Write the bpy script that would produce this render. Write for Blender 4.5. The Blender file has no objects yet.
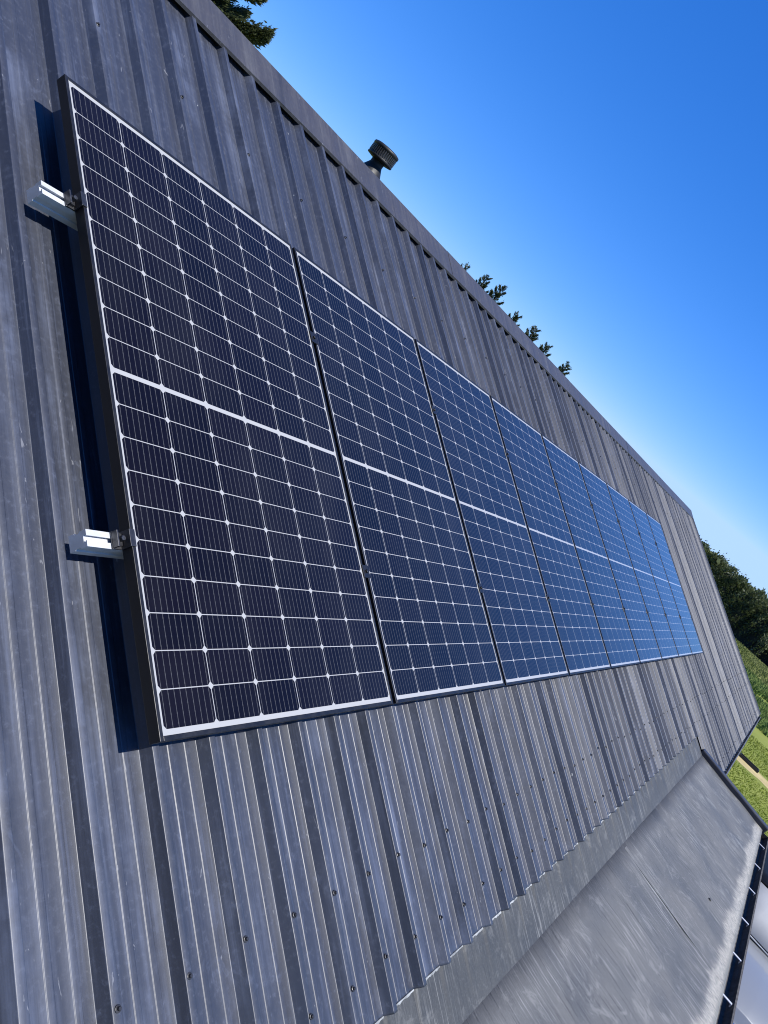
import bpy, math, random
import numpy as np
from mathutils import Matrix, Vector

R = math.radians
scene = bpy.context.scene
COL = scene.collection
PITCH = R(30.0)                      # slope of the roof
CP, SP = math.cos(PITCH), math.sin(PITCH)
G = 4.2                              # height of the roof-frame origin above the ground
rng = np.random.default_rng(7)
random.seed(7)


def rw(x, y, z):
    """roof frame (x along ridge, y up the slope, z off the roof) -> world"""
    return (x, y * CP - z * SP, y * SP + z * CP + G)


# ------------------------------------------------------------------ helpers
def mesh_obj(name, V, F, m=None, parent=None, smooth=False, loc=None, rot=None):
    me = bpy.data.meshes.new(name)
    me.from_pydata([tuple(map(float, v)) for v in V], [], [tuple(map(int, f)) for f in F])
    me.update()
    if smooth:
        me.polygons.foreach_set('use_smooth', [True] * len(me.polygons))
    if m is not None:
        me.materials.append(m)
    o = bpy.data.objects.new(name, me)
    COL.objects.link(o)
    if parent is not None:
        o.parent = parent
    if loc is not None:
        o.location = loc
    if rot is not None:
        o.rotation_euler = rot
    return o


def empty(name, loc=(0, 0, 0), rot=(0, 0, 0)):
    o = bpy.data.objects.new(name, None)
    o.empty_display_size = 0.2
    COL.objects.link(o)
    o.location = loc
    o.rotation_euler = rot
    return o


def tag(o, label=None, cat=None, group=None, kind=None):
    if label: o['label'] = label
    if cat: o['category'] = cat
    if group: o['group'] = group
    if kind: o['kind'] = kind
    return o


class MB:
    """collects simple shapes into one mesh"""
    def __init__(s):
        s.V, s.F = [], []

    def add(s, V, F):
        n = len(s.V)
        s.V += [tuple(v) for v in V]
        s.F += [tuple(i + n for i in f) for f in F]
        return s

    def box(s, x0, x1, y0, y1, z0, z1, b=0.0):
        if b <= 0:
            V = [(x, y, z) for x in (x0, x1) for y in (y0, y1) for z in (z0, z1)]
            F = [(0, 1, 3, 2), (4, 6, 7, 5), (0, 4, 5, 1), (2, 3, 7, 6), (0, 2, 6, 4), (1, 5, 7, 3)]
            return s.add(V, F)
        # chamfered box: 24 vertices
        import bmesh
        bm = bmesh.new()
        bmesh.ops.create_cube(bm, size=1.0)
        for v in bm.verts:
            v.co = Vector(((x0 + x1) / 2 + v.co.x * (x1 - x0), (y0 + y1) / 2 + v.co.y * (y1 - y0),
                           (z0 + z1) / 2 + v.co.z * (z1 - z0)))
        bmesh.ops.bevel(bm, geom=list(bm.edges), offset=b, segments=2, affect='EDGES', profile=.5)
        bm.verts.index_update()
        s.add([v.co[:] for v in bm.verts], [[v.index for v in f.verts] for f in bm.faces])
        bm.free()
        return s

    def lathe(s, prof, n=24, c=(0, 0, 0), axis='z', cap=True):
        V, F = [], []
        for r, z in prof:
            for k in range(n):
                a = 2 * math.pi * k / n
                p = (r * math.cos(a), r * math.sin(a), z)
                if axis == 'y': p = (p[0], p[2], p[1])
                if axis == 'x': p = (p[2], p[0], p[1])
                V.append((p[0] + c[0], p[1] + c[1], p[2] + c[2]))
        for i in range(len(prof) - 1):
            for k in range(n):
                a, b = i * n + k, i * n + (k + 1) % n
                F.append((a, b, b + n, a + n))
        if cap:
            F.append(tuple(range(n))[::-1])
            F.append(tuple((len(prof) - 1) * n + k for k in range(n)))
        return s.add(V, F)

    def prism_x(s, prof, x0, x1, closed=True):
        """extrude a (y,z) outline along x"""
        n = len(prof)
        V = [(x0, y, z) for y, z in prof] + [(x1, y, z) for y, z in prof]
        F = [(i, (i + 1) % n, (i + 1) % n + n, i + n) for i in range(n if closed else n - 1)]
        if closed:
            F += [tuple(range(n))[::-1], tuple(range(n, 2 * n))]
        return s.add(V, F)

    def prism_y(s, prof, y0, y1):
        n = len(prof)
        V = [(x, y0, z) for x, z in prof] + [(x, y1, z) for x, z in prof]
        F = [(i, (i + 1) % n, (i + 1) % n + n, i + n) for i in range(n)]
        F += [tuple(range(n))[::-1], tuple(range(n, 2 * n))]
        return s.add(V, F)

    def prism_z(s, prof, z0, z1):
        n = len(prof)
        V = [(x, y, z0) for x, y in prof] + [(x, y, z1) for x, y in prof]
        F = [(i, (i + 1) % n, (i + 1) % n + n, i + n) for i in range(n)]
        F += [tuple(range(n))[::-1], tuple(range(n, 2 * n))]
        return s.add(V, F)

    def build(s, name, m, parent=None, smooth=False, loc=None, rot=None):
        return mesh_obj(name, s.V, s.F, m, parent, smooth, loc, rot)


# ------------------------------------------------------------------ node helpers
class NT:
    def __init__(s, name):
        s.mat = bpy.data.materials.new(name)
        s.mat.use_nodes = True
        s.t = s.mat.node_tree
        s.b = s.t.nodes['Principled BSDF']
        s.out = s.t.nodes['Material Output']

    def n(s, typ, **kw):
        nd = s.t.nodes.new(typ)
        for k, v in kw.items():
            setattr(nd, k, v)
        return nd

    def link(s, a, b):
        s.t.links.new(a, b)

    def put(s, sock, v):
        if hasattr(v, 'is_output') or isinstance(v, bpy.types.NodeSocket):
            s.link(v, sock)
        else:
            sock.default_value = v

    def m(s, op, a, b=0.0, c=0.0, clamp=False):
        nd = s.n('ShaderNodeMath', operation=op, use_clamp=clamp)
        s.put(nd.inputs[0], a)
        s.put(nd.inputs[1], b)
        s.put(nd.inputs[2], c)
        return nd.outputs[0]

    def mix(s, f, a, b):
        nd = s.n('ShaderNodeMix', data_type='RGBA')
        s.put(nd.inputs[0], f)
        for k, v in ((6, a), (7, b)):
            s.put(nd.inputs[k], v if not isinstance(v, tuple) else (*v[:3], 1.0))
        return nd.outputs[2]

    def coords(s, kind='Object', scale=(1, 1, 1), rot=(0, 0, 0), loc=(0, 0, 0)):
        tc = s.n('ShaderNodeTexCoord')
        mp = s.n('ShaderNodeMapping')
        mp.inputs['Scale'].default_value = scale
        mp.inputs['Rotation'].default_value = rot
        mp.inputs['Location'].default_value = loc
        s.link(tc.outputs[kind], mp.inputs['Vector'])
        return mp.outputs[0]

    def noise(s, vec, scale, detail=4.0, rough=.55, dist=0.0):
        nd = s.n('ShaderNodeTexNoise')
        s.link(vec, nd.inputs['Vector'])
        nd.inputs['Scale'].default_value = scale
        nd.inputs['Detail'].default_value = detail
        nd.inputs['Roughness'].default_value = rough
        nd.inputs['Distortion'].default_value = dist
        return nd.outputs[0]

    def ramp(s, v, a, b, lo=0.0, hi=1.0):
        nd = s.n('ShaderNodeMapRange', interpolation_type='SMOOTHSTEP')
        s.put(nd.inputs[0], v)
        nd.inputs[1].default_value = a
        nd.inputs[2].default_value = b
        nd.inputs[3].default_value = lo
        nd.inputs[4].default_value = hi
        return nd.outputs[0]

    def bump(s, h, strength=.3, dist=.01):
        nd = s.n('ShaderNodeBump')
        nd.inputs['Strength'].default_value = strength
        nd.inputs['Distance'].default_value = dist
        s.link(h, nd.inputs['Height'])
        s.link(nd.outputs[0], s.b.inputs['Normal'])

    def base(s, v): s.put(s.b.inputs['Base Color'], v if not isinstance(v, tuple) else (*v[:3], 1))
    def rough(s, v): s.put(s.b.inputs['Roughness'], v)
    def metal(s, v): s.put(s.b.inputs['Metallic'], v)
    def ior(s, v): s.put(s.b.inputs['IOR'], v)


def simple(name, col, rough=.5, metal=0.0, var=.25, scale=8.0, bump=0.0):
    t = NT(name)
    v = t.coords()
    n = t.noise(v, scale)
    t.base(t.mix(t.ramp(n, .3, .7), tuple(c * (1 - var) for c in col), tuple(min(1, c * (1 + var)) for c in col)))
    t.rough(t.ramp(n, .25, .75, max(0, rough - .08), min(1, rough + .08)))
    t.metal(metal)
    if bump:
        t.bump(t.noise(v, scale * 6), bump, .01)
    return t.mat


def roof_paint(name, base, warm, rough=(.44, .58), spec=1.7, chalk=(.115, .117, .125), specks=.80, amount=.6):
    t = NT(name)
    v = t.coords()
    vs = t.coords(scale=(12.0, .5, 12.0))             # streaks running down the slope
    big = t.noise(v, 1.9, 5, .6)
    st = t.noise(vs, 1.0, 6, .65)
    fine = t.noise(v, 55, 4, .7)
    c = t.mix(t.ramp(big, .35, .68), base, warm)
    # chalky bloom: streaks, plus cloudy smudges
    ch = t.m('MULTIPLY', t.ramp(st, .46, .72), t.ramp(t.noise(v, 4.0, 5, .65), .40, .64))
    smudge = t.ramp(t.noise(t.coords(scale=(1.0, .6, 1.0), loc=(5, 2, 0)), 11.0, 5, .72, 1.2), .56, .72)
    ch = t.m('MAXIMUM', ch, t.m('MULTIPLY', smudge, t.m('MULTIPLY', t.ramp(big, .4, .7), .7)))
    c = t.mix(t.m('MULTIPLY', ch, amount), c, chalk)
    c = t.mix(t.m('MULTIPLY', t.ramp(fine, .52, .8), .35), c, chalk)
    # fine brushed streaks and little pale marks
    br = t.noise(t.coords(scale=(70, 2.4, 70), loc=(1, 8, 0)), 1.0, 5, .7)
    c = t.mix(t.m('MULTIPLY', t.ramp(br, .50, .74), .34), c, chalk)
    c = t.mix(t.m('MULTIPLY', t.ramp(br, .46, .28), .3), c, tuple(q * .5 for q in base))
    tick = t.ramp(t.noise(t.coords(scale=(26, 7, 26), loc=(6, 1, 4)), 1.6, 3, .6, 1.5), .69, .73)
    c = t.mix(t.m('MULTIPLY', tick, .6), c, (.20, .205, .22))
    # darker rubbed lines and drips
    dr = t.ramp(t.noise(t.coords(scale=(17, .8, 17), loc=(3, 1, 0)), 1.0, 3, .5), .60, .76)
    c = t.mix(t.m('MULTIPLY', dr, .5), c, tuple(q * .45 for q in base))
    if specks:
        vo = t.n('ShaderNodeTexVoronoi', feature='F1')
        t.link(t.coords(scale=(1, .5, 1)), vo.inputs['Vector'])
        vo.inputs['Scale'].default_value = 10.0
        wn = t.noise(v, 75, 3, .6)
        d = t.m('ADD', vo.outputs['Distance'], t.m('MULTIPLY', wn, .12))
        keep = t.n('ShaderNodeSeparateColor')
        t.link(vo.outputs['Color'], keep.inputs[0])
        size = t.m('MULTIPLY', keep.outputs[1], .055)
        sel = t.m('GREATER_THAN', keep.outputs[0], specks)
        sp = t.m('MULTIPLY', t.m('LESS_THAN', d, t.m('ADD', size, .062)), sel)
        c = t.mix(t.m('MULTIPLY', sp, .75), c, (.36, .36, .34))
    t.base(c)
    t.rough(t.ramp(t.m('ADD', t.m('MULTIPLY', st, .6), t.m('MULTIPLY', fine, .4)), .3, .7, rough[0], rough[1]))
    t.ior(spec)
    t.bump(t.m('ADD', t.m('MULTIPLY', big, 1.0), t.m('MULTIPLY', fine, .07)), .25, .012)
    return t.mat


# ------------------------------------------------------------------ materials
M_ROOF = roof_paint('weathered_roof_paint', (.0175, .0215, .035), (.0215, .0245, .036), rough=(.42, .54), spec=1.72, chalk=(.096, .114, .168), amount=.75)
M_CAP = roof_paint('ridge_cap_paint', (.036, .036, .043), (.044, .041, .046), rough=(.42, .56), spec=1.55, specks=.62, chalk=(.10, .10, .105))
M_TRIM = simple('dark_grey_trim', (.034, .034, .041), .5, 0, .2, 6, .1)
M_BLACK = simple('black_plastic', (.008, .008, .008), .55, 0, .3, 20, .05)
M_FRAME = simple('black_anodised_aluminium', (.0055, .0055, .007), .45, .0, .2, 30)
M_ALU = simple('mill_aluminium', (.48, .49, .50), .5, .08, .08, 30)
M_GUTTER = simple('gutter_plastic', (.060, .055, .050), .8, 0, .5, 30, .3)
M_GUTTER_G = simple('grey_gutter_metal', (.10, .10, .105), .5, 0, .3, 12, .2)
M_CLAMP = simple('dark_clamp_metal', (.10, .10, .105), .4, .8, .3, 40)
M_STEEL = simple('dark_coated_screw', (.022, .022, .026), .4, .0, .3, 60)
M_BRACKET = simple('galvanised_bracket', (.6, .6, .6), .45, .3, .1, 30)
M_RUBBER = simple('black_rubber', (.02, .02, .02), .7, 0, .2, 20)
M_WALL = simple('grey_render', (.30, .29, .28), .85, 0, .15, 3, .3)
M_INSIDE = simple('dark_underside', (.03, .03, .032), .8, 0, .2, 4)

# lead/membrane roof of the canopy
def canopy_material(name, deposit, base):
    t = NT(name)
    v = t.coords()
    big = t.noise(v, 2.2, 5, .6, .6)
    fine = t.noise(v, 95, 5, .8)
    c = t.mix(t.ramp(big, .3, .7), base[0], base[1])
    # pale run-off streaks across the fall
    vs = t.coords(scale=(58.0, 1.5, 1))
    st = t.noise(vs, 1.3, 7, .72, .15)
    patch = t.ramp(t.noise(t.coords(scale=(1, 1.6, 1), loc=(4, 2, 0)), 1.9, 4, .6), .40, .66)
    stm = t.m('MULTIPLY', t.ramp(st, .53, .61), patch)
    c = t.mix(t.m('MULTIPLY', stm, .8 if deposit else .45), c, (.33, .33, .315))
    # bright short wash marks just below the crease
    wm_ = t.ramp(t.noise(t.coords(scale=(30, 2.2, 1), loc=(2, 7, 0)), 1.0, 5, .7), .62, .72)
    wm_ = t.m('MULTIPLY', wm_, t.ramp(t.noise(t.coords(scale=(1.3, 1, 1)), 1.4, 3), .46, .62))
    c = t.mix(t.m('MULTIPLY', wm_, .8 if deposit else .3), c, (.42, .42, .41))
    # dark scuffs and thin scratches
    sc = t.ramp(t.noise(t.coords(scale=(40, 1.6, 1), loc=(9, 3, 0)), 1.4, 6, .75), .54, .62)
    c = t.mix(t.m('MULTIPLY', sc, .75), c, (.036, .038, .040))
    blot = t.ramp(t.noise(t.coords(loc=(1, 6, 0)), 7.0, 8, .8, .8), .53, .62)
    c = t.mix(t.m('MULTIPLY', blot, .55 if deposit else .25), c, (.21, .21, .20))
    if deposit:
        sep = t.n('ShaderNodeSeparateXYZ')
        tc = t.n('ShaderNodeTexCoord')
        t.link(tc.outputs['Object'], sep.inputs[0])
        y = sep.outputs[1]                       # 0 at the crease, negative towards the gutter
        edge = t.m('ADD', y, t.m('MULTIPLY', t.m('SUBTRACT', t.noise(t.coords(scale=(1, .2, 1)), 2.6, 5, .6), .5), .22))
        edge = t.m('ADD', edge, t.m('MULTIPLY', t.m('SUBTRACT', t.noise(t.coords(scale=(60, 6, 1)), 1.0, 5, .75), .5), .16))
        dep = t.ramp(edge, -.735, -.785)
        fade = t.ramp(y, -.845, -.815, .30, 1.0)   # rinsed again at the very edge
        gr = t.ramp(t.noise(t.coords(scale=(30, 14, 1)), 2.4, 6, .8), .38, .58)
        c = t.mix(t.m('MULTIPLY', t.m('MULTIPLY', dep, fade), t.m('ADD', t.m('MULTIPLY', gr, .72), .10)), c, (.40, .375, .325))
    c = t.mix(t.m('MULTIPLY', t.ramp(fine, .48, .66), .5 if deposit else .2), c, (.14, .145, .145))
    t.base(c)
    t.rough(t.ramp(big, .3, .7, .58, .72))
    t.ior(1.4)
    t.bump(t.m('ADD', big, t.m('MULTIPLY', fine, .08)), .4, .012)
    return t.mat

M_MEMB = canopy_material('grey_membrane', True, ((.080, .082, .081), (.122, .122, .118)))
M_FLASH = canopy_material('grey_lead_flashing', False, ((.042, .044, .045), (.064, .066, .066)))


# solar cells ------------------------------------------------------
PW, PH, PT = 1.038, 1.7215, .031        # panel size
STEP = 1.058                            # panel spacing along the ridge
LIP = .011

def cell_material():
    t = NT('solar_cells')
    tc = t.n('ShaderNodeTexCoord')
    sep = t.n('ShaderNodeSeparateXYZ')
    t.link(tc.outputs['Object'], sep.inputs[0])
    x, y = sep.outputs[0], sep.outputs[1]          # panel frame: centre origin
    cw, gap = .1676, .0022
    ax = t.m('ADD', t.m('DIVIDE', x, cw), 3.0)     # 0..6 over the columns
    fx = t.m('FRACT', ax)
    inx = t.m('MULTIPLY', t.m('GREATER_THAN', ax, 0.0), t.m('LESS_THAN', ax, 6.0))
    mid, top = .0052, PH / 2 - LIP - .0115
    ch = (top - mid) / 10
    ay0 = t.m('DIVIDE', t.m('SUBTRACT', t.m('ABSOLUTE', y), mid), ch)   # 0..10 in each half
    fy = t.m('FRACT', ay0)
    iny = t.m('MULTIPLY', t.m('GREATER_THAN', ay0, 0.0), t.m('LESS_THAN', ay0, 10.0))
    dx = t.m('MULTIPLY', t.m('SUBTRACT', .5, t.m('ABSOLUTE', t.m('SUBTRACT', fx, .5))), cw)   # metres to the cell side
    dy = t.m('MULTIPLY', t.m('SUBTRACT', .5, t.m('ABSOLUTE', t.m('SUBTRACT', fy, .5))), ch)
    inside = t.m('MULTIPLY', t.m('GREATER_THAN', dx, gap / 2), t.m('GREATER_THAN', dy, gap / 2))
    cham = t.m('GREATER_THAN', t.m('ADD', dx, dy), .0098)
    cell = t.m('MULTIPLY', t.m('MULTIPLY', inside, cham), t.m('MULTIPLY', inx, iny))
    # nine fine busbars along the panel
    fb = t.m('FRACT', t.m('MULTIPLY', fx, 9.0))
    bd = t.m('ABSOLUTE', t.m('SUBTRACT', fb, .5))
    bus = t.m('LESS_THAN', bd, .0009 / (cw / 9) / 1.0)
    pad_f = t.m('ABSOLUTE', t.m('SUBTRACT', t.m('FRACT', t.m('MULTIPLY', fy, 4.0)), .5))
    pad = t.m('MULTIPLY', t.m('LESS_THAN', bd, .0013 / (cw / 9)), t.m('LESS_THAN', pad_f, .12))
    bus = t.m('MAXIMUM', bus, pad)
    # very slight cell to cell difference
    oi = t.n('ShaderNodeObjectInfo')
    cmb = t.n('ShaderNodeCombineXYZ')
    t.link(t.m('FLOOR', ax), cmb.inputs[0])
    t.link(t.m('FLOOR', t.m('DIVIDE', y, ch)), cmb.inputs[1])
    t.link(t.m('MULTIPLY', oi.outputs['Random'], 37.0), cmb.inputs[2])
    wn = t.n('ShaderNodeTexWhiteNoise', noise_dimensions='3D')
    t.link(cmb.outputs[0], wn.inputs['Vector'])
    cc = t.mix(wn.outputs['Value'], (.0020, .0013, .0020), (.0042, .0026, .0040))
    tint = t.n('ShaderNodeTexWhiteNoise', noise_dimensions='1D')
    t.link(oi.outputs['Random'], tint.inputs['W'])
    cc = t.mix(t.m('MULTIPLY', tint.outputs['Value'], .5), cc, (.0075, .0038, .0062))
    dust = t.ramp(t.noise(t.coords(scale=(1, .4, 1)), 4.0, 6, .65), .38, .75, 0, .11)
    cc = t.mix(dust, cc, (.06, .06, .06))
    cc = t.mix(t.m('MULTIPLY', bus, .7), cc, (.080, .080, .082))
    c = t.mix(cell, (.34, .34, .335), cc)
    t.base(c)
    t.rough(t.ramp(t.noise(t.coords(scale=(1, .5, 1)), 6.0, 4), .3, .7, .06, .13))
    t.ior(1.33)
    t.b.inputs['Sheen Weight'].default_value = .12; t.b.inputs['Sheen Roughness'].default_value = .3
    return t.mat

M_CELL = cell_material()

# vegetation -------------------------------------------------------
def leaf_material(name, dark, light, scale=.6, trans=.25):
    t = NT(name)
    v = t.coords()
    n = t.noise(v, scale, 3, .6)
    n2 = t.noise(v, scale * 9, 2, .5)
    f = t.m('ADD', t.m('MULTIPLY', n, .6), t.m('MULTIPLY', n2, .4))
    c = t.mix(t.ramp(f, .36, .64), dark, light)
    t.base(c)
    t.rough(.55)
    tr = t.n('ShaderNodeBsdfTranslucent')
    t.link(c, tr.inputs[0])
    mx = t.n('ShaderNodeMixShader')
    mx.inputs[0].default_value = trans
    t.link(t.b.outputs[0], mx.inputs[1])
    t.link(tr.outputs[0], mx.inputs[2])
    t.link(mx.outputs[0], t.out.inputs[0])
    return t.mat

M_NEEDLE = leaf_material('conifer_needles', (.020, .032, .012), (.062, .076, .030))
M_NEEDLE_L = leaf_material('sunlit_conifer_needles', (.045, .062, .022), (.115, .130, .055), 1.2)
M_HEDGE = leaf_material('hedge_foliage', (.040, .058, .022), (.14, .165, .060), .5)
M_SHRUB = leaf_material('pale_shrub_foliage', (.09, .12, .05), (.17, .19, .09), 1.2)
M_BARK = simple('bark', (.09, .065, .045), .9, 0, .4, 6, .5)
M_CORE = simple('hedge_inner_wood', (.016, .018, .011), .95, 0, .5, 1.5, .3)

def ground_material(name, a, b, c3, s1=.5, s2=9):
    t = NT(name)
    v = t.coords()
    n1 = t.noise(v, s1, 5, .6)
    n2 = t.noise(v, s2, 4, .7)
    c = t.mix(t.ramp(n1, .35, .65), a, b)
    c = t.mix(t.ramp(n2, .5, .75), c, c3)
    t.base(c)
    t.rough(.9)
    t.bump(n2, .5, .03)
    return t.mat

M_LAWN = ground_material('lawn', (.135, .165, .010), (.175, .20, .022), (.21, .22, .05), .35, 5)
M_GRASS_L = ground_material('grass_blades_bright', (.15, .205, .010), (.20, .24, .022), (.25, .27, .05), .6, 4)
M_GRASS_D = ground_material('rough_grass_blades', (.10, .165, .028), (.16, .22, .045), (.22, .25, .075), .25, 2)
M_GRASS_M = ground_material('meadow_blades', (.14, .165, .03), (.20, .22, .06), (.26, .27, .11), .3, 2.5)
M_SAND = ground_material('sandy_path', (.36, .28, .12), (.44, .36, .17), (.27, .21, .09), .8, 7)
M_DRIVE = ground_material('driveway_gravel', (.10, .10, .10), (.14, .135, .13), (.18, .175, .17), .8, 12)

# ------------------------------------------------------------------ building
B0 = (5.6, .6, 0.0)                       # building origin on the ground
bld = empty('metal_roofed_building', B0)
tag(bld, 'long low building with weathered dark grey box profile metal roof', 'building')
ROOF_LOC = (-B0[0], -B0[1], G - B0[2])    # roof frame placed under the building
ROOF_ROT = (PITCH, 0, 0)

X0, X1 = -5.2, 16.15                      # ends of the roof
RIB, RIBX = .1886, -.0955                   # rib spacing, a rib centre
ZP, ZC = -.124, -.095                     # pan and crest level
Y_RIDGE, Y_EAVE = 1.17, -3.04
X_CAN = 7.72                              # canopy runs from X0 to here

def y_cut(x):
    """where the sheets stop over the canopy flashing"""
    return -2.53

def y_crease(x):
    return -2.72

# profile of one pitch, as (dx, dz) from the rib centre
def bend_points(P, r=.0018):
    out = []
    for i, p in enumerate(P):
        p = np.array(p, float)
        if i in (0, len(P) - 1):
            out.append(tuple(p)); continue
        a = np.array(P[i - 1], float) - p; b = np.array(P[i + 1], float) - p
        la, lb = np.linalg.norm(a), np.linalg.norm(b)
        r_i = r if max(la, lb) > .02 and min(la, lb) > .004 else .0007
        out.append(tuple(p + a / la * min(r_i, la * .4)))
        out.append(tuple(p + a / la * min(r_i, la * .4) * .25 + b / lb * min(r_i, lb * .4) * .25))
        out.append(tuple(p + b / lb * min(r_i, lb * .4)))
    return out
H = ZC - ZP
rib_rng = np.random.default_rng(12)
def pitch_profile(k):
    """one pitch; lap ribs (every fifth) are crisper and stand a little proud"""
    lap = k % 5 == 1
    hf = .0085 if lap else .0135 + rib_rng.uniform(-.003, .003)
    hr = .0165
    hh_ = H + (.0016 if lap else rib_rng.uniform(-.0008, .0006))
    t = rib_rng.uniform(-.0012, .0012)
    return bend_points([(-.0321, 0), (-.0105 - hf, t), (-.0105, hh_), (.0105, hh_), (.0105 + hr, -t), (.0658, 0), (.0675, .0013), (.0825, .0013),
                        (.0842, 0), (.1208, 0), (.1225, .0013), (.1375, .0013), (.1392, 0), (.1555, 0)])
PROFILES = {k: pitch_profile(k) for k in range(-40, 120)}

def sheet(x0, x1, ylo, yhi, ny, zfun=None, keep=None):
    k0 = math.floor((x0 - RIBX) / RIB); k1 = math.ceil((x1 - RIBX) / RIB)
    xs, zs = [], []
    for k in range(k0, k1 + 1):
        for dx, dz in PROFILES[k]:
            x = RIBX + k * RIB + dx
            if x0 <= x <= x1 and (not xs or x > xs[-1] + 1e-5):
                xs.append(x); zs.append(ZP + dz)
    V, F = [], []
    nx = len(xs)
    rows = [0.0, .002, .004] + [j / ny for j in range(1, ny)] + [.996, .998, 1.0]
    ny = len(rows) - 1
    for f in rows:
        for x, z in zip(xs, zs):
            lo = ylo(x); y = lo + (yhi(x) - lo) * f
            wob = .0011 * math.sin(x * 2.3 + 1.7 * y) + .0008 * math.sin(5.1 * y + .7 * x)
            V.append((x, y, z + wob if zfun is None else zfun(x, y, z)))
    for j in range(ny):
        for i in range(nx - 1):
            a = j * nx + i
            F.append((a, a + 1, a + nx + 1, a + nx))
    return V, F

V1, F1 = sheet(X0, X_CAN + .052, y_cut, lambda x: Y_RIDGE, 14)
V2, F2 = sheet(X_CAN + .0521, X1, lambda x: Y_EAVE, lambda x: Y_RIDGE, 14)
mb = MB().add(V1, F1).add(V2, F2)
roof = mb.build('roof', M_ROOF, bld, smooth=True, loc=ROOF_LOC, rot=ROOF_ROT)
sol = roof.modifiers.new('thickness', 'SOLIDIFY'); sol.thickness = .0012; sol.offset = -1

# back slope, plain sheets falling the other way (seen from nowhere near the camera)
apex_y, apex_z = 1.186, -.078
def back(x, s, z):       # s metres down the far slope
    yy = apex_y * CP - apex_z * SP; zz = apex_y * SP + apex_z * CP
    return (x - B0[0], yy + s * CP + z * SP - B0[1], zz - s * SP + z * CP + G - .03)
V, F = [], []
xs = np.arange(X0, X1, RIB)
pts = []
for x in xs:
    for dx, dz in ((0, 0), (.155, 0), (.163, .03), (.185, .03)):
        if x + dx <= X1: pts.append((x + dx, dz))
for s in (.02, 4.3):
    for x, dz in pts: V.append(back(x, s, dz - .03))
n = len(pts)
F = [(i, i + 1, i + 1 + n, i + n) for i in range(n - 1)]
mesh_obj('back_roof', V, F, M_ROOF, bld)

# ridge cap: a folded strip with a small drip at its lower edge, in two lapped lengths
capz = ZC + .0065
def cap_prof(dz, yl):
    return [(yl - .004, capz - .013 + dz), (yl, capz + dz), (apex_y - .012, capz + .010 + dz), (apex_y, capz + .012 + dz),
            (apex_y + .012 , capz + .006 + dz), (apex_y + .125, capz - .207 + dz), (apex_y + .122, capz - .209 + dz),
            (apex_y + .010, capz + .002 + dz), (apex_y, capz + .0095 + dz), (apex_y - .012, capz + .0075 + dz), (yl + .002, capz - .002 + dz), (yl - .002, capz - .0135 + dz)]
mb = MB()
edges = [X0 - .05, -2.6, .42, 3.42, 6.42, 9.42, 12.42, X1 + .05]
for i in range(len(edges) - 1):
    mb.prism_x(cap_prof(.0018 * (i % 2), 1.004 + .002 * math.sin(i * 2.1)), edges[i], edges[i + 1] + (.1 if i < len(edges) - 2 else 0))
cap = mb.build('ridge_cap', M_CAP, bld, loc=ROOF_LOC, rot=ROOF_ROT)
# verge trim at the far gable
mb = MB()
mb.box(X1 - .035, X1 + .045, Y_EAVE, Y_RIDGE + .03, ZC + .003, ZC + .008)
mb.box(X1 + .040, X1 + .0455, Y_EAVE, Y_RIDGE + .03, ZC - .22, ZC + .0025)
mb.build('verge_trim', M_TRIM, bld, loc=ROOF_LOC, rot=ROOF_ROT)

# screws (shared mesh)
mb = MB()
mb.lathe([(.0074, 0), (.0074, .0016), (.006, .0024)], 12)
mb.lathe([(.0042, .0025), (.0042, .0066), (.0032, .0074)], 6)
screw_me = None
def screw(x, y, z=ZC, par=None):
    global screw_me
    if screw_me is None:
        o = mb.build('screw', M_STEEL, roof, smooth=False)
        screw_me = o.data
    else:
        o = bpy.data.objects.new('screw', screw_me); COL.objects.link(o); o.parent = roof
    o.location = (x, y, z + .0016)
    o.rotation_euler = (0, 0, random.random() * 6)
    return o
cand = []
for k in range(-8, 88):
    xr = RIBX + k * RIB
    def put(y): cand.append((xr + random.uniform(-.003, .003), y + random.uniform(-.012, .012)))
    put(-2.40)
    put(-2.175)
    if xr > X_CAN + .1: put(-2.92)
    if k % 2 == 0: put(.468)
cand = [c for c in cand if -.35 < c[0] < X1 - .1]
cam_r = (-1.249, -1.81)
cand.sort(key=lambda c: (c[0] - cam_r[0]) ** 2 + (c[1] - cam_r[1]) ** 2)
for c in cand[:98]:
    screw(*c)
mb2 = MB()
for c in cand[98:]:
    mb2.lathe([(.0074, .0012), (.0074, .0030), (.0044, .0036), (.0044, .0080)], 6, (c[0], c[1], ZC))
o = mb2.build('distant_screws', M_STEEL, roof); tag(o, kind='stuff')
# flashing: dressed over the pans, ghosts of the ribs dying out towards the crease
def flash_z(x, y, z):
    top, bot = y_cut(x) + .05, y_crease(x)
    f = min(1, max(0, (y - bot) / (top - bot)))
    return ZP - .0035 + (z - ZP) * .35 * f ** 1.4
V, F = sheet(X0, X_CAN, y_crease, lambda x: y_cut(x) + .05, 6, flash_z)
can = bld
flash = mesh_obj('flashing', V, F, M_FLASH, can, smooth=True, loc=ROOF_LOC, rot=ROOF_ROT)

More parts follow.
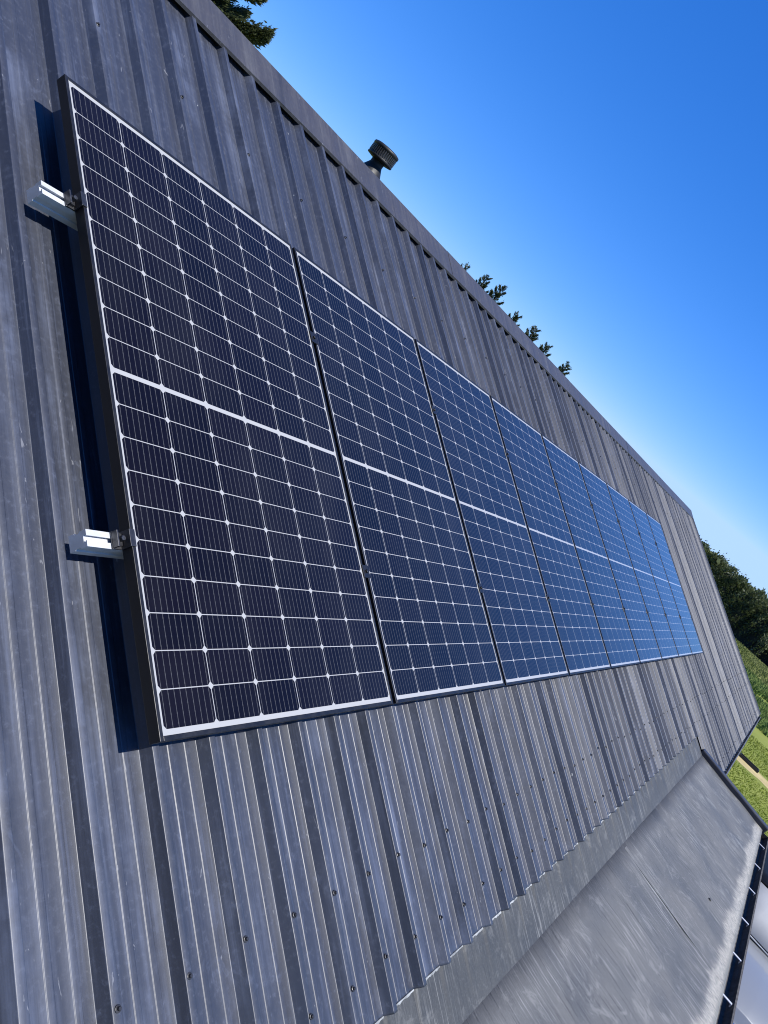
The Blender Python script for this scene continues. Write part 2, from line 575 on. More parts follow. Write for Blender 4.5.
# pale sealant squeezed out along the pan ends
V, F = [], []
r_s = np.random.default_rng(4)
for k in range(-26, 40):
    xa, xb = RIBX + k * RIB + .028, RIBX + (k + 1) * RIB - .024
    if xb > X_CAN: break
    n0 = len(V); m_ = 14
    for i in range(m_ + 1):
        x = xa + (xb - xa) * i / m_
        w = .003 + .006 * r_s.random() * (1 if r_s.random() > .25 else .2)
        z = ZP - .002
        V += [(x, y_cut(x) + .002, z + .0035), (x, y_cut(x) - w * .5, z + .0042), (x, y_cut(x) - w, z - .0005)]
    for i in range(m_):
        for j in range(2):
            a = n0 + i * 3 + j
            F.append((a, a + 1, a + 4, a + 3))
seal = mesh_obj('sealant', V, F, simple('pale_sealant', (.27, .28, .28), .7, 0, .35, 25, .3), flash, smooth=True)
tag(seal, kind='stuff')

# canopy membrane: low fall from the crease to its gutter (local frame: y=0 at the crease)
cy, cz = rw(0, -2.72, ZP - .0035)[1:]
Y_G, Z_G = -3.135, G - 1.575
fall = math.atan2(cz - Z_G, cy - Y_G)
Lm = math.hypot(cz - Z_G, cy - Y_G)
V, F = [], []
nx, ny = 90, 8
for j in range(ny + 1):
    for i in range(nx + 1):
        x = X0 + (X_CAN - X0) * i / nx
        yc = rw(0, y_crease(x), ZP - .0035)
        # start exactly on the crease
        top = np.array([x, yc[1], yc[2]]); bot = np.array([x, Y_G, Z_G])
        f = j / ny
        p = top + (bot - top) * f
        p[2] += .004 * math.sin(x * 1.9 + j) * math.sin(math.pi * f) + .003 * math.sin(x * 5.3 + 2 * j) * math.sin(math.pi * f)
        V.append(p)
for j in range(ny):
    for i in range(nx):
        a = j * (nx + 1) + i
        F.append((a, a + nx + 1, a + nx + 2, a + 1))
# to local frame
Lf = []
for p in V:
    dy, dz = p[1] - cy, p[2] - cz
    Lf.append((p[0], dy * math.cos(fall) + dz * math.sin(fall), -dy * math.sin(fall) + dz * math.cos(fall)))
memb = mesh_obj('canopy_roof', Lf, F, M_MEMB, can, smooth=True, loc=(-B0[0], cy - B0[1], cz), rot=(fall, 0, 0))
s2 = memb.modifiers.new('thickness', 'SOLIDIFY'); s2.thickness = .004; s2.offset = -1
# welded laps across the membrane and a small black fixing
mb = MB()
for xl in (-2.4, .2, 3.72):
    MB().box(xl, xl + .055, -Lm + .012, -.02, -.001, .0022, .0008).build('lap_joint', M_MEMB, memb)
MB().lathe([(.012, .0), (.012, .004), (.008, .009)], 12, (4.55, -.60, .001)).build('fixing', M_BLACK, memb)
# raised kerb along the canopy's end, membrane dressed over it
mb = MB()
mb.box(X_CAN - .012, X_CAN + .095, -Lm - .03, .035, -.05, .05, .012)
kerb = mb.build('kerb', M_TRIM, can, smooth=False, loc=(-B0[0], cy - B0[1], cz), rot=(fall, 0, 0))
# fascia, soffit and the little drip at the gutter edge
mb = MB()
mb.box(X0 - B0[0], X_CAN + .08 - B0[0], Y_G + .006 - B0[1], Y_G + .030 - B0[1], Z_G - .24, Z_G - .006)
mb.box(X0 - B0[0], X_CAN + .08 - B0[0], -2.85 - B0[1], Y_G + .032 - B0[1], Z_G - .24, Z_G - .22)
mb.build('fascia', M_TRIM, can)

def gutter(name, x0, x1, yb, zt, w, d, parent, step, off=0, bm=M_BRACKET, m=M_GUTTER):
    """square-line gutter: yb = back edge (Y), zt = rim height, opening towards the sky"""
    t = .003
    yb, x0, x1 = yb - B0[1], x0 - B0[0], x1 - B0[0]
    out = [(yb, zt), (yb, zt - d), (yb - w * .86, zt - d), (yb - w, zt - d * .45), (yb - w, zt - .006), (yb - w - .009, zt - .004), (yb - w - .009, zt),
           (yb - w + t, zt), (yb - w + t, zt - d * .43), (yb - w * .85, zt - d + t), (yb - t, zt - d + t), (yb - t, zt)]
    g = MB().prism_x(out, x0, x1)
    # stop end
    g.prism_x([(yb - .001, zt - .001), (yb - .001, zt - d + .001), (yb - w * .855, zt - d + .001), (yb - w + .001, zt - d * .45), (yb - w + .001, zt - .001)], x1, x1 + .004)
    go = g.build(name, m, parent)
    x = x0 + off
    me = None
    bs = MB().box(-.011, .011, yb - w * .80, yb - .001, zt - .006, zt - .002)
    bs.box(-.011, .011, yb - w * .80 - .004, yb - w * .80, zt - .022, zt - .002)
    cnt = 0
    while x < x1 - .05 and cnt < 60:
        if me is None:
            b = bs.build('gutter_bracket', bm, go); me = b.data
        else:
            b = bpy.data.objects.new('gutter_bracket', me); COL.objects.link(b); b.parent = go
        b.location = (x, 0, random.uniform(-.002, .001))
        x += step * random.uniform(.92, 1.08); cnt += 1
    return go
random.seed(3)
cg = gutter('canopy_gutter', X0, X_CAN + .06, Y_G + .002, Z_G - .025, .092, .062, can, .70, off=.55)
ev = rw(0, Y_EAVE, ZP)
mg = gutter('eave_gutter', X_CAN + .10, X1 + .04, ev[1] + .034, ev[2] - .016, .085, .062, bld, .92, off=.4, bm=M_GUTTER_G, m=M_GUTTER_G)

# walls
WY = -2.36
mb = MB()
def wall(name, x0, x1, y0, y1, z0, z1):
    return MB().box(x0 - B0[0], x1 - B0[0], y0 - B0[1], y1 - B0[1], z0, z1).build(name, M_WALL, bld)
wall('front_wall', X0 + .1, X1 - .1, WY, WY + .2, 0, G - 1.66)
wall('back_wall', X0 + .1, X1 - .1, 4.35, 4.55, 0, G - 1.66)
for xg in (X0 + .1, X1 - .3):
    yr = apex_y * CP + .03
    zr = apex_y * SP + G - .25
    V = []
    for x in (xg, xg + .2):
        for yy, zz in ((WY + .201, 0), (4.349, 0), (4.349, G - 1.70), (yr, zr), (WY + .201, G - 1.63)):
            V.append((x - B0[0], yy - B0[1], zz))
    F = [(0, 1, 2, 3, 4), (9, 8, 7, 6, 5)] + [(i, (i + 1) % 5, (i + 1) % 5 + 5, i + 5) for i in range(5)]
    mesh_obj('gable_wall', V, F, M_WALL, bld)
wall('canopy_wall', X0 + .1, X_CAN - .05, -2.95, -2.80, 0, Z_G - .245)
# eave fascia of the main roof
MB().box(X_CAN + .1 - B0[0], X1 + .03 - B0[0], ev[1] + .038 - B0[1], ev[1] + .055 - B0[1], ev[2] - .19, ev[2] - .004).build('eave_fascia', M_TRIM, bld)
MB().box(X_CAN + .1 - B0[0], X1 - .2 - B0[0], ev[1] + .056 - B0[1], WY + .01 - B0[1], ev[2] - .19, ev[2] - .17).build('eave_soffit', M_TRIM, bld)

# vent on the ridge: flared base, neck and round cowl
vb = rw(2.549, 1.33, -.204)
vent_loc = (vb[0] - B0[0], vb[1] - B0[1], vb[2])
mb = MB().lathe([(.098, -.06), (.095, .012), (.090, .020), (.047, .095), (.042, .105), (.042, .17), (.038, .172)], 28)
vent = mb.build('roof_vent', M_BLACK, bld, smooth=True, loc=vent_loc)
mb = MB().lathe([(.058, .128), (.086, .134), (.088, .140), (.086, .146), (.084, .150), (.084, .192), (.088, .196), (.089, .204), (.086, .211), (.07, .217), (.03, .221), (.002, .222)], 36)
cowl = mb.build('cowl', M_BLACK, vent, smooth=True)
mb = MB()
for k in range(40):
    a = 2 * math.pi * k / 40
    ca, sa = math.cos(a), math.sin(a)
    q = [(.0848 * ca - .0032 * sa, .0848 * sa + .0032 * ca), (.0848 * ca + .0032 * sa, .0848 * sa - .0032 * ca), (.0868 * ca + .0026 * sa, .0868 * sa - .0026 * ca), (.0868 * ca - .0026 * sa, .0868 * sa + .0026 * ca)]
    mb.prism_z(q, .151, .191)
mb.build('cowl_louvres', simple('dark_louvre_plastic', (.035, .034, .033), .3, .0, .4, 90), vent)

# ------------------------------------------------------------------ solar panels
def panel(i, label):
    cx = i * STEP + STEP / 2
    loc = rw(cx, -PH / 2, 0)
    e = empty('solar_panel', loc, (PITCH, 0, 0))
    tag(e, label, 'solar panel', 'black framed solar panels in a row on the roof')
    return e

order = ['nearest and largest looking solar panel, beside the protruding silver rail ends',
         'second solar panel from the protruding rail ends, dark navy cells with white grid',
         'third solar panel from the protruding rail ends, navy cells with white grid',
         'fourth solar panel from the protruding rail ends, blue reflecting cells with white grid',
         'middle solar panel of the nine, fifth from the protruding rail ends',
         'sixth solar panel from the rail ends, fourth from the far end of the row',
         'seventh solar panel from the rail ends, third from the far end of the row',
         'next to last solar panel toward the far end, pale blue with sky reflection',
         'farthest solar panel, at the right end of the row, bright blue with sky reflection']
hw, hh = PW / 2, PH / 2
fr = MB()
# frame: four butted sections with an inward lip
c = .0012
fr.box(-hw, -hw + LIP, -hh, hh, -PT, .0, c)
fr.box(hw - LIP, hw, -hh, hh, -PT, .0, c)
fr.box(-hw + LIP, hw - LIP, hh - LIP, hh, -PT, -.0003, c)
fr.box(-hw + LIP, hw - LIP, -hh, -hh + LIP, -PT, -.0003, c)
gl = MB().box(-hw + LIP - .002, hw - LIP + .002, -hh + LIP - .002, hh - LIP + .002, -.007, -.0018)
jb = MB().box(-.05, .05, hh - .16, hh - .08, -.026, -.0072)
p0 = panel(0, order[0])
parts = [fr.build('frame', M_FRAME, p0), gl.build('glass', M_CELL, p0), jb.build('junction_box', M_BLACK, p0)]
for i in range(1, 9):
    e = panel(i, order[i])
    for q in parts:
        d = q.copy(); COL.objects.link(d); d.parent = e
        d.matrix_parent_inverse = Matrix.Identity(4)

# ------------------------------------------------------------------ mounting rails
RY = (-.395, -1.282)
rail_lab = ['upper aluminium mounting rail, silver slotted end sticking out near the top of the nearest panel',
            'lower aluminium mounting rail, silver slotted end sticking out below the middle of the nearest panel']
RW_, RH = .038, .052
zt = -PT - .0005
xs0, xs1 = -.085, 9 * STEP + .06
def rail_profile():
    w, h = RW_ / 2, RH
    return [(-w, 0), (-.0055, 0), (-.0055, -.003), (-.0085, -.003), (-.0085, -.009), (.0085, -.009), (.0085, -.003), (.0055, -.003), (.0055, 0), (w, 0),
            (w, -.018), (w - .003, -.020), (w - .003, -.034), (w, -.036), (w, -h), (-w, -h), (-w, -.036), (-w + .003, -.034), (-w + .003, -.020), (-w, -.018)]
mid_me = end_me = pad_me = None
for r, (yy, lab) in enumerate(zip(RY, rail_lab)):
    loc = rw(xs0, yy, zt)
    rail = MB().prism_x(rail_profile(), 0, xs1 - xs0).build('mounting_rail', M_ALU, None, loc=loc, rot=(PITCH, 0, 0))
    tag(rail, lab, 'mounting rail', 'aluminium rails under the panels')
    def child(name, me, x):
        d = bpy.data.objects.new(name, me); COL.objects.link(d); d.parent = rail; d.location = (x, 0, 0); return d
    if mid_me is None:
        b = MB().box(-.0085, .0085, -.022, .022, .002, PT - .001, .001)
        b.box(-.0205, .0205, -.022, .022, PT + .0008, PT + .0038, .001)
        b.lathe([(.0062, PT + .0038), (.0062, PT + .009), (.005, PT + .010)], 10)
        o = b.build('mid_clamp', M_FRAME, rail); mid_me = o.data; o.location = (-xs0 + STEP, 0, 0)
        # end clamp: stepped block with a bolt, gripping the frame edge
        b = MB().box(-.030, -.001, -.020, .020, .0015, .0060, .001)
        b.box(-.0065, -.0015, -.020, .020, .0060, PT + .0008, .0008)
        b.box(-.0065, .010, -.020, .020, PT + .0009, PT + .0040, .0008)
        b.box(-.030, -.025, -.019, .019, .0060, .022, .0008)
        b.lathe([(.0065, .0060), (.0065, .026), (.0055, .027)], 6, (-.016, 0, 0))
        b.lathe([(.010, .0060), (.010, .009)], 14, (-.016, 0, 0))
        b.box(-.0235, -.009, -.014, .0145, .0065, .014, .001)
        o = b.build('end_clamp', M_CLAMP, rail); end_me = o.data; o.location = (-xs0 + .010, 0, 0)
        o = MB().box(-.010, .010, -.030, .030, -RH - .0110, -RH - .0005, .001).build('rubber_pad', M_RUBBER, rail); pad_me = o.data
        o.location = (-xs0 + RIBX + 2 * RIB, 0, 0)
        start = (2, 4)
    else:
        child('end_clamp', end_me, -xs0 + .010)
        start = (1, 2)
    for i in range(start[0], 9):
        child('mid_clamp', mid_me, -xs0 + STEP * i)
    d = child('end_clamp', end_me, -xs0 + 9 * STEP - .010); d.rotation_euler = (0, 0, math.pi)
    for k in range(start[1], 50, 2):
        child('rubber_pad', pad_me, -xs0 + RIBX + k * RIB)

# ------------------------------------------------------------------ ground
def sheet_xy(name, pts, z, m, kind='structure'):
    o = mesh_obj(name, [(x, y, z) for x, y in pts], [tuple(range(len(pts)))], m)
    return tag(o, kind=kind)
sheet_xy('ground', [(-700, -700), (900, -700), (900, 900), (-700, 900)], 0.0, M_LAWN)
sheet_xy('driveway', [(-6, -12), (16.6, -12), (16.9, -2.3), (-6, -2.3)], .004, M_DRIVE)
# sandy path crossing the lawn, ragged edges
pts = []
ys = np.linspace(-14, 6, 60)
for y in ys: pts.append((26.6 + .25 * math.sin(y * 1.1) + random.uniform(-.10, .10), y))
for y in ys[::-1]: pts.append((28.05 + .2 * math.sin(y * .9 + 1) + random.uniform(-.12, .12), y))
sheet_xy('path', pts, .006, M_SAND)

def blades(name, n, xr, yr, h, w, m, mask=None, seed=1):
    r = np.random.default_rng(seed)
    x = r.uniform(*xr, n); y = r.uniform(*yr, n)
    if mask is not None:
        k = mask(x, y); x, y = x[k], y[k]
    n = len(x)
    a = r.uniform(0, 2 * math.pi, n); hh_ = h * r.uniform(.4, 1.25, n); ww = w * r.uniform(.6, 1.3, n)
    lx, ly = r.normal(0, .4, n) * hh_, r.normal(0, .4, n) * hh_
    A = np.stack([x - np.cos(a) * ww, y - np.sin(a) * ww, np.zeros(n)], 1)
    Bv = np.stack([x + np.cos(a) * ww, y + np.sin(a) * ww, np.zeros(n)], 1)
    T = np.stack([x + lx, y + ly, hh_], 1)
    V = np.stack([A, Bv, T], 1).reshape(-1, 3)
    F = np.arange(3 * n).reshape(-1, 3)
    return mesh_obj(name, V, F, m)
o = blades('lawn_grass', 60000, (17, 34), (-9, 1), .05, .012, M_GRASS_L, lambda x, y: (x < 26.4) | (x > 28.2), 3)
tag(o, 'short bright green lawn grass either side of the sandy path', 'grass', kind='stuff')
o = blades('meadow_grass', 40000, (56, 75), (-12, 4), .16, .045, M_GRASS_M, None, 8)
tag(o, 'olive green meadow grass in front of the tall hedge', 'grass', kind='stuff')
o = blades('rough_grass', 60000, (36, 56), (-12, 4), .30, .045, M_GRASS_D, lambda x, y: (x + .6 * np.sin(y * 1.3) + .5 * np.sin(y * .4) > 37) & (np.sin(x * .9 + y * .35) + np.sin(y * 1.7 + x * .2) > -1.15), 5)
tag(o, 'long dark green rough grass beyond the lawn strip', 'grass', kind='stuff')

# black trough sunk on the path's far side
tr = empty('planter_trough', (27.75, -3.66, .006), (0, 0, R(4)))
tag(tr, 'low black rectangular trough lying on the sandy path', 'trough')
mb = MB()
mb.box(-.17, -.145, -.36, .36, 0, .09, .006).box(.145, .17, -.36, .36, 0, .09, .006)
mb.box(-.144, .144, -.36, -.335, 0, .088, .006).box(-.144, .144, .335, .36, 0, .088, .006)
mb.box(-.144, .144, -.334, .334, .0, .02)
mb.build('trough_shell', M_BLACK, tr)
MB().box(-.143, .143, -.333, .333, .0205, .045).build('soil', simple('dark_soil', (.008, .007, .006), .95, 0, .4, 20, .5), tr)

# ------------------------------------------------------------------ vegetation
def leaf_quads(P, D, L, Wd, r):
    """elongated quads at P along D (unit), length L, width Wd"""
    n = len(P)
    q = r.normal(size=(n, 3)); S = np.cross(D, q); S /= np.linalg.norm(S, axis=1)[:, None] + 1e-9
    L = L[:, None]; Wd = Wd[:, None]
    V = np.stack([P, P + D * L * .55 + S * Wd, P + D * L, P + D * L * .45 - S * Wd], 1).reshape(-1, 3)
    return V, np.arange(4 * n).reshape(-1, 4)

def conifer(label, loc, h, rad, n_leaf, leaf, group, seed, base_f=.06, droop=.25, lift=.55, mat=None, low=1.0):
    r = np.random.default_rng(seed)
    e = empty('conifer_tree', loc)
    tag(e, label, 'tree', group)
    prof = [(h * .022, 0), (h * .017, h * .3), (h * .010, h * .7), (.012, h * .985)]
    tk = MB().lathe(prof, 9)
    nb = int(26 + h * 9)
    Ps, Ds, Ls = [], [], []
    for b in range(nb):
        f = base_f + (1 - base_f) * (b + r.random()) / nb
        z = h * f
        ln = rad * (1 - f) ** .8 * r.uniform(.65, 1.12) + .10
        a = b * 2.399 + r.normal(0, .25)
        up = lift * f + r.normal(0, .10) - droop * (1 - f)
        d = np.array([math.cos(a), math.sin(a), up]); d /= np.linalg.norm(d)
        side = np.array([-math.sin(a), math.cos(a), 0])
        m = max(30, int(n_leaf * ln * ln * (1 if f > .6 else low)))
        t = r.random(m) ** .75
        w = .42 * ln * (1 - t) ** .7 * np.clip(t * 5, .2, 1)
        s = r.uniform(-1, 1, m)
        p = d[None] * (t * ln)[:, None] + side[None] * (s * w)[:, None]
        p[:, 2] += z + .20 * ln * t ** 2 * (1 if f > .3 else .3) + r.normal(0, .035 * ln + .01, m) - .10 * np.abs(s) * w
        dd = d[None] * .9 + side[None] * (s * .8)[:, None] + r.normal(0, .30, (m, 3)); dd[:, 2] += .12
        dd /= np.linalg.norm(dd, axis=1)[:, None]
        Ps.append(p); Ds.append(dd); Ls.append(leaf * r.uniform(.6, 1.4, m))
        # limb
        q = d * ln * .92; rr = .012 + .010 * ln * .6
        tk.add([(-side[0] * rr, -side[1] * rr, z), (side[0] * rr, side[1] * rr, z), (0, 0, z + rr * 1.6), (q[0], q[1], z + q[2] + .15 * ln)],
               [(0, 1, 3), (1, 2, 3), (2, 0, 3)])
    # leader
    m = 160
    p = r.normal(0, .02, (m, 3)); p[:, 2] = h - rad * .5 * r.random(m)
    dd = r.normal(0, .5, (m, 3)); dd[:, 2] = 1; dd /= np.linalg.norm(dd, axis=1)[:, None]
    Ps.append(p); Ds.append(dd); Ls.append(leaf * r.uniform(.6, 1.2, m))
    P = np.concatenate(Ps); D = np.concatenate(Ds); L = np.concatenate(Ls)
    V, F = leaf_quads(P, D, L, L * .13, r)
    tk.build('trunk', M_BARK, e)
    mesh_obj('crown', V, F, mat or M_NEEDLE, e)
    return e

CAM = np.array([-1.248924, -2.167177, .134599 + G])
def on_ray(az, tan_el, dist):
    a = R(az)
    return np.array([CAM[0] + dist * math.cos(a), CAM[1] + dist * math.sin(a), CAM[2] + dist * tan_el])

# big conifer behind the near end of the ridge
tp = on_ray(56.2, .30, 19)
conifer('large bushy conifer rising behind the near end of the ridge', (tp[0], tp[1], 0), tp[2], 3.0, 2600, .11, None, 11, mat=M_NEEDLE_L)
# row of young conifers whose tips show over the ridge
row = [(33.1, .066, 'lone first'), (31.5, .0725, 'second'), (30.2, .0765, 'tallest'), (28.2, .0625, 'fourth'), (26.6, .0640, 'fifth'), (25.2, .0585, 'sixth'), (23.3, .0560, 'last')]
lab = ['conifer tip furthest left in the row of tips over the ridge',
       'conifer tip second from the left in the row over the ridge',
       'tallest looking conifer tip, third from the left over the ridge',
       'middle conifer tip of the seven tips showing over the ridge',
       'conifer tip third from the right in the row over the ridge',
       'conifer tip second from the right in the row over the ridge',
       'conifer tip furthest right in the row over the ridge']
for k, (az, te, _) in enumerate(row):
    tp = on_ray(az, te + .003, 25 + .5 * (k % 2))
    conifer(lab[k], (tp[0], tp[1], 0), tp[2], 1.5, 3600, .07, 'conifers whose tips show over the ridge', 30 + k, droop=.0, lift=1.0, low=.25)

# trees added out of view behind the camera to block low sky light
for k, yy in enumerate((-8.5, -4.0, .5, 5.0, 9.5)):
    conifer('added conifer out of view behind the camera, blocking low sky light', (-15.5 - .8 * (k % 2), yy, 0), 13.5 + .8 * math.sin(k * 2.3), 3.4, 95, .50, 'added unseen conifers that block low sky light', 60 + k, base_f=.02)

def hedge(label, x0, x1, y0, y1, h, n, leaf, m, seed, name='tall_hedge', cat='hedge', amp=.35):
    r = np.random.default_rng(seed)
    cx_, cy_ = (x0 + x1) / 2, (y0 + y1) / 2
    e = empty(name, (cx_, cy_, 0)); tag(e, label, cat)
    def surf(u, v):
        """lumpy section: u along y, v angle over the hedge"""
        y = y0 + (y1 - y0) * u
        hh2 = h * (1 + .018 * np.sin(y * .9 + 1) + .014 * np.sin(y * 2.7) + .012 * np.sin(y * 6.1 + 2))
        a = v * math.pi
        rx = (x1 - x0) / 2 * (1 + .18 * np.sin(y * 1.9 + 3 * v * 3) + .10 * np.sin(y * 4.7 + 9 * v))
        c_, s_ = np.cos(a), np.sin(a)
        sx = np.sign(c_) * np.abs(c_) ** .45; sz = np.abs(s_) ** .55
        bul = 1 + .10 * np.sin(y * 3.3 + 11 * v) * np.sin(7 * v + y)
        return np.stack([-rx * sx * bul, y - cy_, hh2 * sz * (1 + .03 * np.sin(y * 3.9 + v * 5))], -1)
    u = r.random(n); v = r.random(n) ** 1.0
    P = surf(u, v)
    dep = 1 - np.abs(r.normal(0, .10, n)) + np.where(r.random(n) < .05, r.uniform(0, .10, n), 0)
    P[:, 0] *= dep; P[:, 2] *= dep
    # holes and shaded recesses: thin out by cell
    key = np.sin(P[:, 1] * 2.2 + P[:, 2] * 1.4) * np.sin(P[:, 2] * 2.6 - P[:, 1] * .8 + 1)
    P = P[(r.random(len(P)) > np.clip(key * .8 - .1, 0, .75))]
    D = r.normal(0, .7, (len(P), 3)); D[:, 2] += .8; D[:, 0] += np.sign(P[:, 0]) * .5
    D /= np.linalg.norm(D, axis=1)[:, None]
    L = leaf * r.uniform(.5, 1.5, len(P))
    # odd long twigs on top
    t = r.random(len(P)) < .004
    L[t & (P[:, 2] > h * .85)] *= 3.2
    V, F = leaf_quads(P, D, L, L * .24, r)
    mesh_obj('foliage', V, F, m, e)
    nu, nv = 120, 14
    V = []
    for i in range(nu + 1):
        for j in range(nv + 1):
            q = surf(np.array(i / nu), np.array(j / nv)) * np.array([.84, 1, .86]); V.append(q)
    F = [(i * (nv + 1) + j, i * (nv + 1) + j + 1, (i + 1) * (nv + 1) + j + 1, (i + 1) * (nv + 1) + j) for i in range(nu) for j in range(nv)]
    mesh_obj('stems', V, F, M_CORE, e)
    return e
hedge('tall dark green boundary hedge beyond the far end of the roof', 76.6, 80.5, -14, 18, 4.5, 80000, .20, M_HEDGE, 21)
hedge('small pale green shrub at the foot of the dark hedge', 75.3, 76.4, -.55, .25, 2.0, 900, .20, M_SHRUB, 22, 'shrub', 'shrub')

# ------------------------------------------------------------------ car on the driveway (mostly hidden by the canopy gutter)
M_CARP = NT('silver_car_paint'); M_CARP.base((.26, .268, .272)); M_CARP.metal(.35); M_CARP.rough(.32)
M_CARP.b.inputs['Coat Weight'].default_value = .6; M_CARP.bump(M_CARP.noise(M_CARP.coords(), 3), .02, .01); M_CARP = M_CARP.mat
M_GLASSD = simple('tinted_car_glass', (.02, .022, .025), .06, 0, .1, 3)
M_WSCR = simple('windscreen_painted_reflection', (.33, .335, .34), .6, 0, .05, 3)  # pale matte colour stands in for the sky reflected in the windscreen
M_CHROME = simple('chrome', (.8, .8, .82), .12, 1.0, .02, 10)
M_TYRE = simple('tyre_rubber', (.018, .018, .018), .8, 0, .2, 20)
M_LAMP = simple('lamp_lens', (.7, .72, .75), .08, .3, .05, 20)
car = empty('parked_car', (11.35, -4.47, .004), (0, 0, math.pi))     # local +x is the nose, pointing back at the camera
tag(car, 'silver parked car with black roof below the canopy gutter', 'car')
def car_loft(sections, m, name, smooth=True):
    """sections: list of (x, [(y,z)...]) closed half mirrored"""
    V, F = [], []
    k = None
    for x, half in sections:
        full = [(y, z) for y, z in half] + [(-y, z) for y, z in reversed(half)]
        k = len(full)
        V += [(x, y, z) for y, z in full]
    for i in range(len(sections) - 1):
        for j in range(k):
            a, b = i * k + j, i * k + (j + 1) % k
            F.append((a, b, b + k, a + k))
    F.append(tuple(range(k))[::-1]); F.append(tuple((len(sections) - 1) * k + j for j in range(k)))
    o = mesh_obj(name, V, F, m, car, smooth)
    md = o.modifiers.new('soft', 'BEVEL'); md.width = .03; md.segments = 3; md.limit_method = 'ANGLE'; md.angle_limit = R(25)
    return o
body_s = []
for x, wt, wm, zt_, zb in ((-2.62, .70, .74, .86, .36), (-2.5, .76, .84, .98, .26), (-1.3, .80, .89, 1.00, .22), (0, .82, .90, .98, .22), (.72, .80, .90, .985, .22),
                           (1.5, .76, .89, .965, .22), (2.2, .70, .86, .90, .24), (2.46, .62, .80, .78, .28), (2.55, .50, .70, .60, .34)):
    body_s.append((x, [(.01, zb), (wm * .9, zb), (wm, zb + .12), (wm, (zt_ + zb) / 2 + .05), (wt, zt_ - .03), (wt * .88, zt_), (.01, zt_ + .025)]))
car_loft(body_s, M_CARP, 'body')
# cabin
cab = []
for x, w, z in ((-2.5, .62, 1.02), (-2.3, .60, 1.36), (-1.6, .58, 1.45), (-.2, .58, 1.46), (.22, .57, 1.42)):
    cab.append((x, [(.01, .9), (.76, .9), (.74, 1.0), (w + .03, z - .05), (w - .05, z), (.01, z + .03)]))
car_loft(cab, M_GLASSD, 'cabin_glass')
# roof skin
V, F = [], []
secs = [(-2.3, .57, 1.40), (-1.5, .55, 1.468), (-.2, .55, 1.478), (.18, .54, 1.445)]
for x, w, z in secs:
    for y, dz in ((-w, -.018), (-w * .5, .016), (0, .026), (w * .5, .016), (w, -.018)): V.append((x, y, z + dz + .012))
F = [(i * 5 + j, i * 5 + j + 1, i * 5 + j + 6, i * 5 + j + 5) for i in range(3) for j in range(4)]
o = mesh_obj('roof_panel', V, F, M_BLACK, car, True); md = o.modifiers.new('t', 'SOLIDIFY'); md.thickness = .02
# windscreen and pillars
V = []
for x, z, w in ((.20, 1.44, .53), (.50, 1.27, .60), (.86, 1.03, .70)):
    for y in (-1, -.5, 0, .5, 1): V.append((x + .05 * (1 - y * y), y * w, z + .015 * (1 - y * y)))
F = [(i * 5 + j, i * 5 + j + 1, i * 5 + j + 6, i * 5 + j + 5) for i in range(2) for j in range(4)]
o = mesh_obj('windscreen', V, F, M_WSCR, car, True); md = o.modifiers.new('t', 'SOLIDIFY'); md.thickness = .01
for s in (-1, 1):
    MB().add([(.18, s * .55, 1.44), (.24, s * .53, 1.455), (.90, s * .70, 1.03), (.80, s * .755, 1.0), (.18, s * .57, 1.40), (.24, s * .52, 1.42), (.90, s * .69, 1.0), (.80, s * .74, .97)],
             [(0, 1, 2, 3), (7, 6, 5, 4), (0, 4, 5, 1), (1, 5, 6, 2), (2, 6, 7, 3), (3, 7, 4, 0)]).build('pillar', M_CARP, car)
    mm = MB().box(.60, .70, s * .80 - .02, s * .80 + .02, 1.0, 1.04).box(.60, .74, min(s * .82, s * 1.0), max(s * .82, s * 1.0), 1.0, 1.13, .03)
    mm.build('wing_mirror', M_BLACK, car)
    MB().box(2.28, 2.50, min(s * .48, s * .74), max(s * .48, s * .74), .60, .74, .035).build('headlight', M_LAMP, car)
    for xw in (-1.28, 1.55):
        yw = s * .80
        ty = MB().lathe([(.20, -.10), (.30, -.105), (.325, -.08), (.325, .08), (.30, .105), (.20, .10)], 28, (0, 0, 0), 'y').build('wheel', M_TYRE, car, True)
        ty.location = (xw, yw, .325)
        MB().lathe([(.21, -.085), (.20, -.095), (.07, -.10), (.05, -.11), (.05, .11), (.07, .10), (.20, .095), (.21, .085)], 20, (0, 0, 0), 'y').build('rim', M_CHROME, ty, True)
MB().box(.86, .92, -.66, .66, 1.015, 1.03, .004).build('wiper_cowl', M_ALU, car)
MB().box(2.50, 2.575, -.46, .46, .46, .66, .01).build('grille', M_BLACK, car)
MB().box(2.51, 2.582, -.48, .48, .665, .69, .006).build('grille_trim', M_CHROME, car)

# ------------------------------------------------------------------ light
ELEV = R(60.0)
world = bpy.data.worlds.new('World'); scene.world = world; world.use_nodes = True
nt = world.node_tree
bg = nt.nodes['Background']
sky = nt.nodes.new('ShaderNodeTexSky')
sky.sky_type = 'NISHITA'; sky.sun_disc = False
sky.sun_elevation = ELEV; sky.sun_rotation = math.pi
sky.altitude = 100; sky.air_density = .5; sky.dust_density = 0.0; sky.ozone_density = 1.0
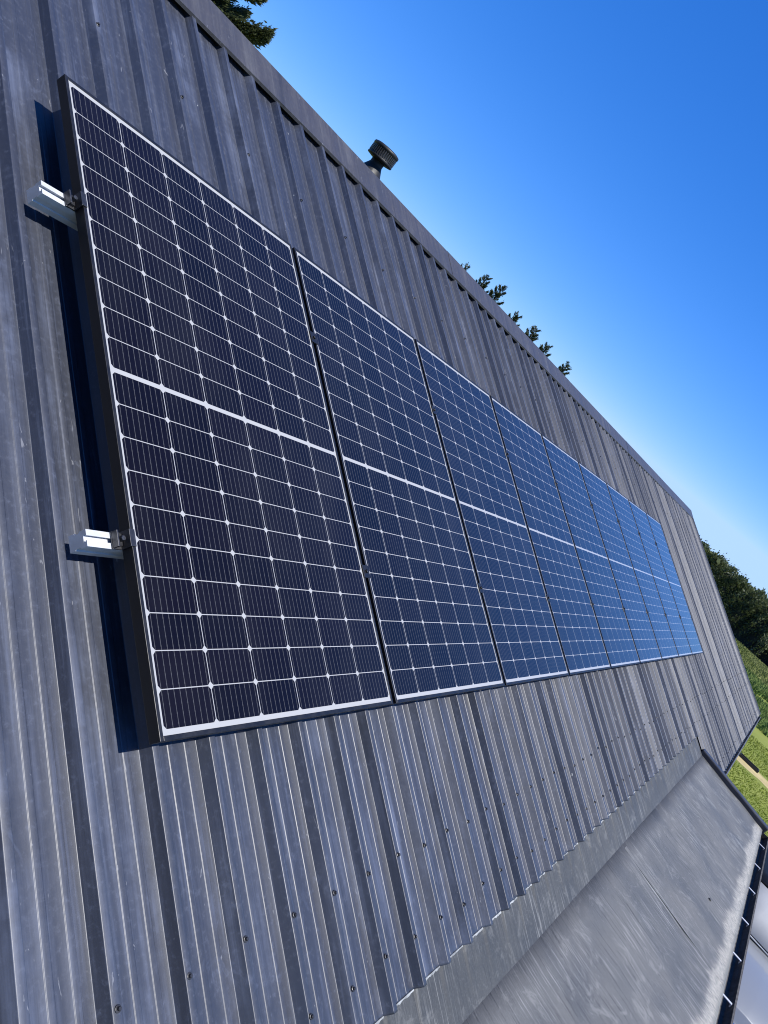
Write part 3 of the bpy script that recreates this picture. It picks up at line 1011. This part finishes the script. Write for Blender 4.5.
# the phone's saturated rendering of a clear sky: one tone curve per colour channel
sepc = nt.nodes.new('ShaderNodeSeparateColor'); comb = nt.nodes.new('ShaderNodeCombineColor')
nt.links.new(sky.outputs[0], sepc.inputs[0])
for ch, (gain, ex, top) in enumerate(((1.68, 1.50, .48), (1.14, .84, .73), (1.66, .57, 1.12))):
    last = sepc.outputs[ch]
    for op, v in (('MULTIPLY', .1), ('POWER', ex), ('MULTIPLY', gain), ('MINIMUM', top), ('MULTIPLY', 10.0)):
        nd = nt.nodes.new('ShaderNodeMath'); nd.operation = op
        nt.links.new(last, nd.inputs[0]); nd.inputs[1].default_value = v
        last = nd.outputs[0]
    nt.links.new(last, comb.inputs[ch])
nt.links.new(comb.outputs[0], bg.inputs[0])
bg.inputs[1].default_value = .076
sun = bpy.data.lights.new('sun', 'SUN'); sun.energy = 5.0; sun.angle = R(.53); sun.color = (1.0, .975, .935)
so = bpy.data.objects.new('sun', sun); COL.objects.link(so)
kx, ky = -.05, .0
d = Vector(rw(kx, ky, 1.0)) - Vector(rw(0, 0, 0))
so.rotation_euler = d.to_track_quat('Z', 'Y').to_euler()
so.location = (0, -5, 14)

# ------------------------------------------------------------------ camera
cam = bpy.data.cameras.new('camera'); co = bpy.data.objects.new('camera', cam); COL.objects.link(co)
r_ = Vector((.468726, -.6187, .630481)); dn = Vector((.136246, -.654567, -.743626)); fw = Vector((.872773, .434457, -.222517))
mw = Matrix.Identity(4)
for i in range(3):
    mw[i][0] = r_[i]; mw[i][1] = -dn[i]; mw[i][2] = -fw[i]; mw[i][3] = CAM[i]
co.matrix_world = mw
cam.sensor_fit = 'VERTICAL'; cam.sensor_height = 36.0; cam.sensor_width = 27.0
cam.lens = 36.0 * 791.443 / 1024
cam.clip_start = .05; cam.clip_end = 3000
scene.camera = co
scene.render.resolution_x, scene.render.resolution_y = 768, 1024
scene.cycles.filter_width = 1.05
vs = scene.view_settings
vs.view_transform = 'Standard'; vs.look = 'None'; vs.exposure = .4; vs.gamma = 1.0
vs.use_curve_mapping = False
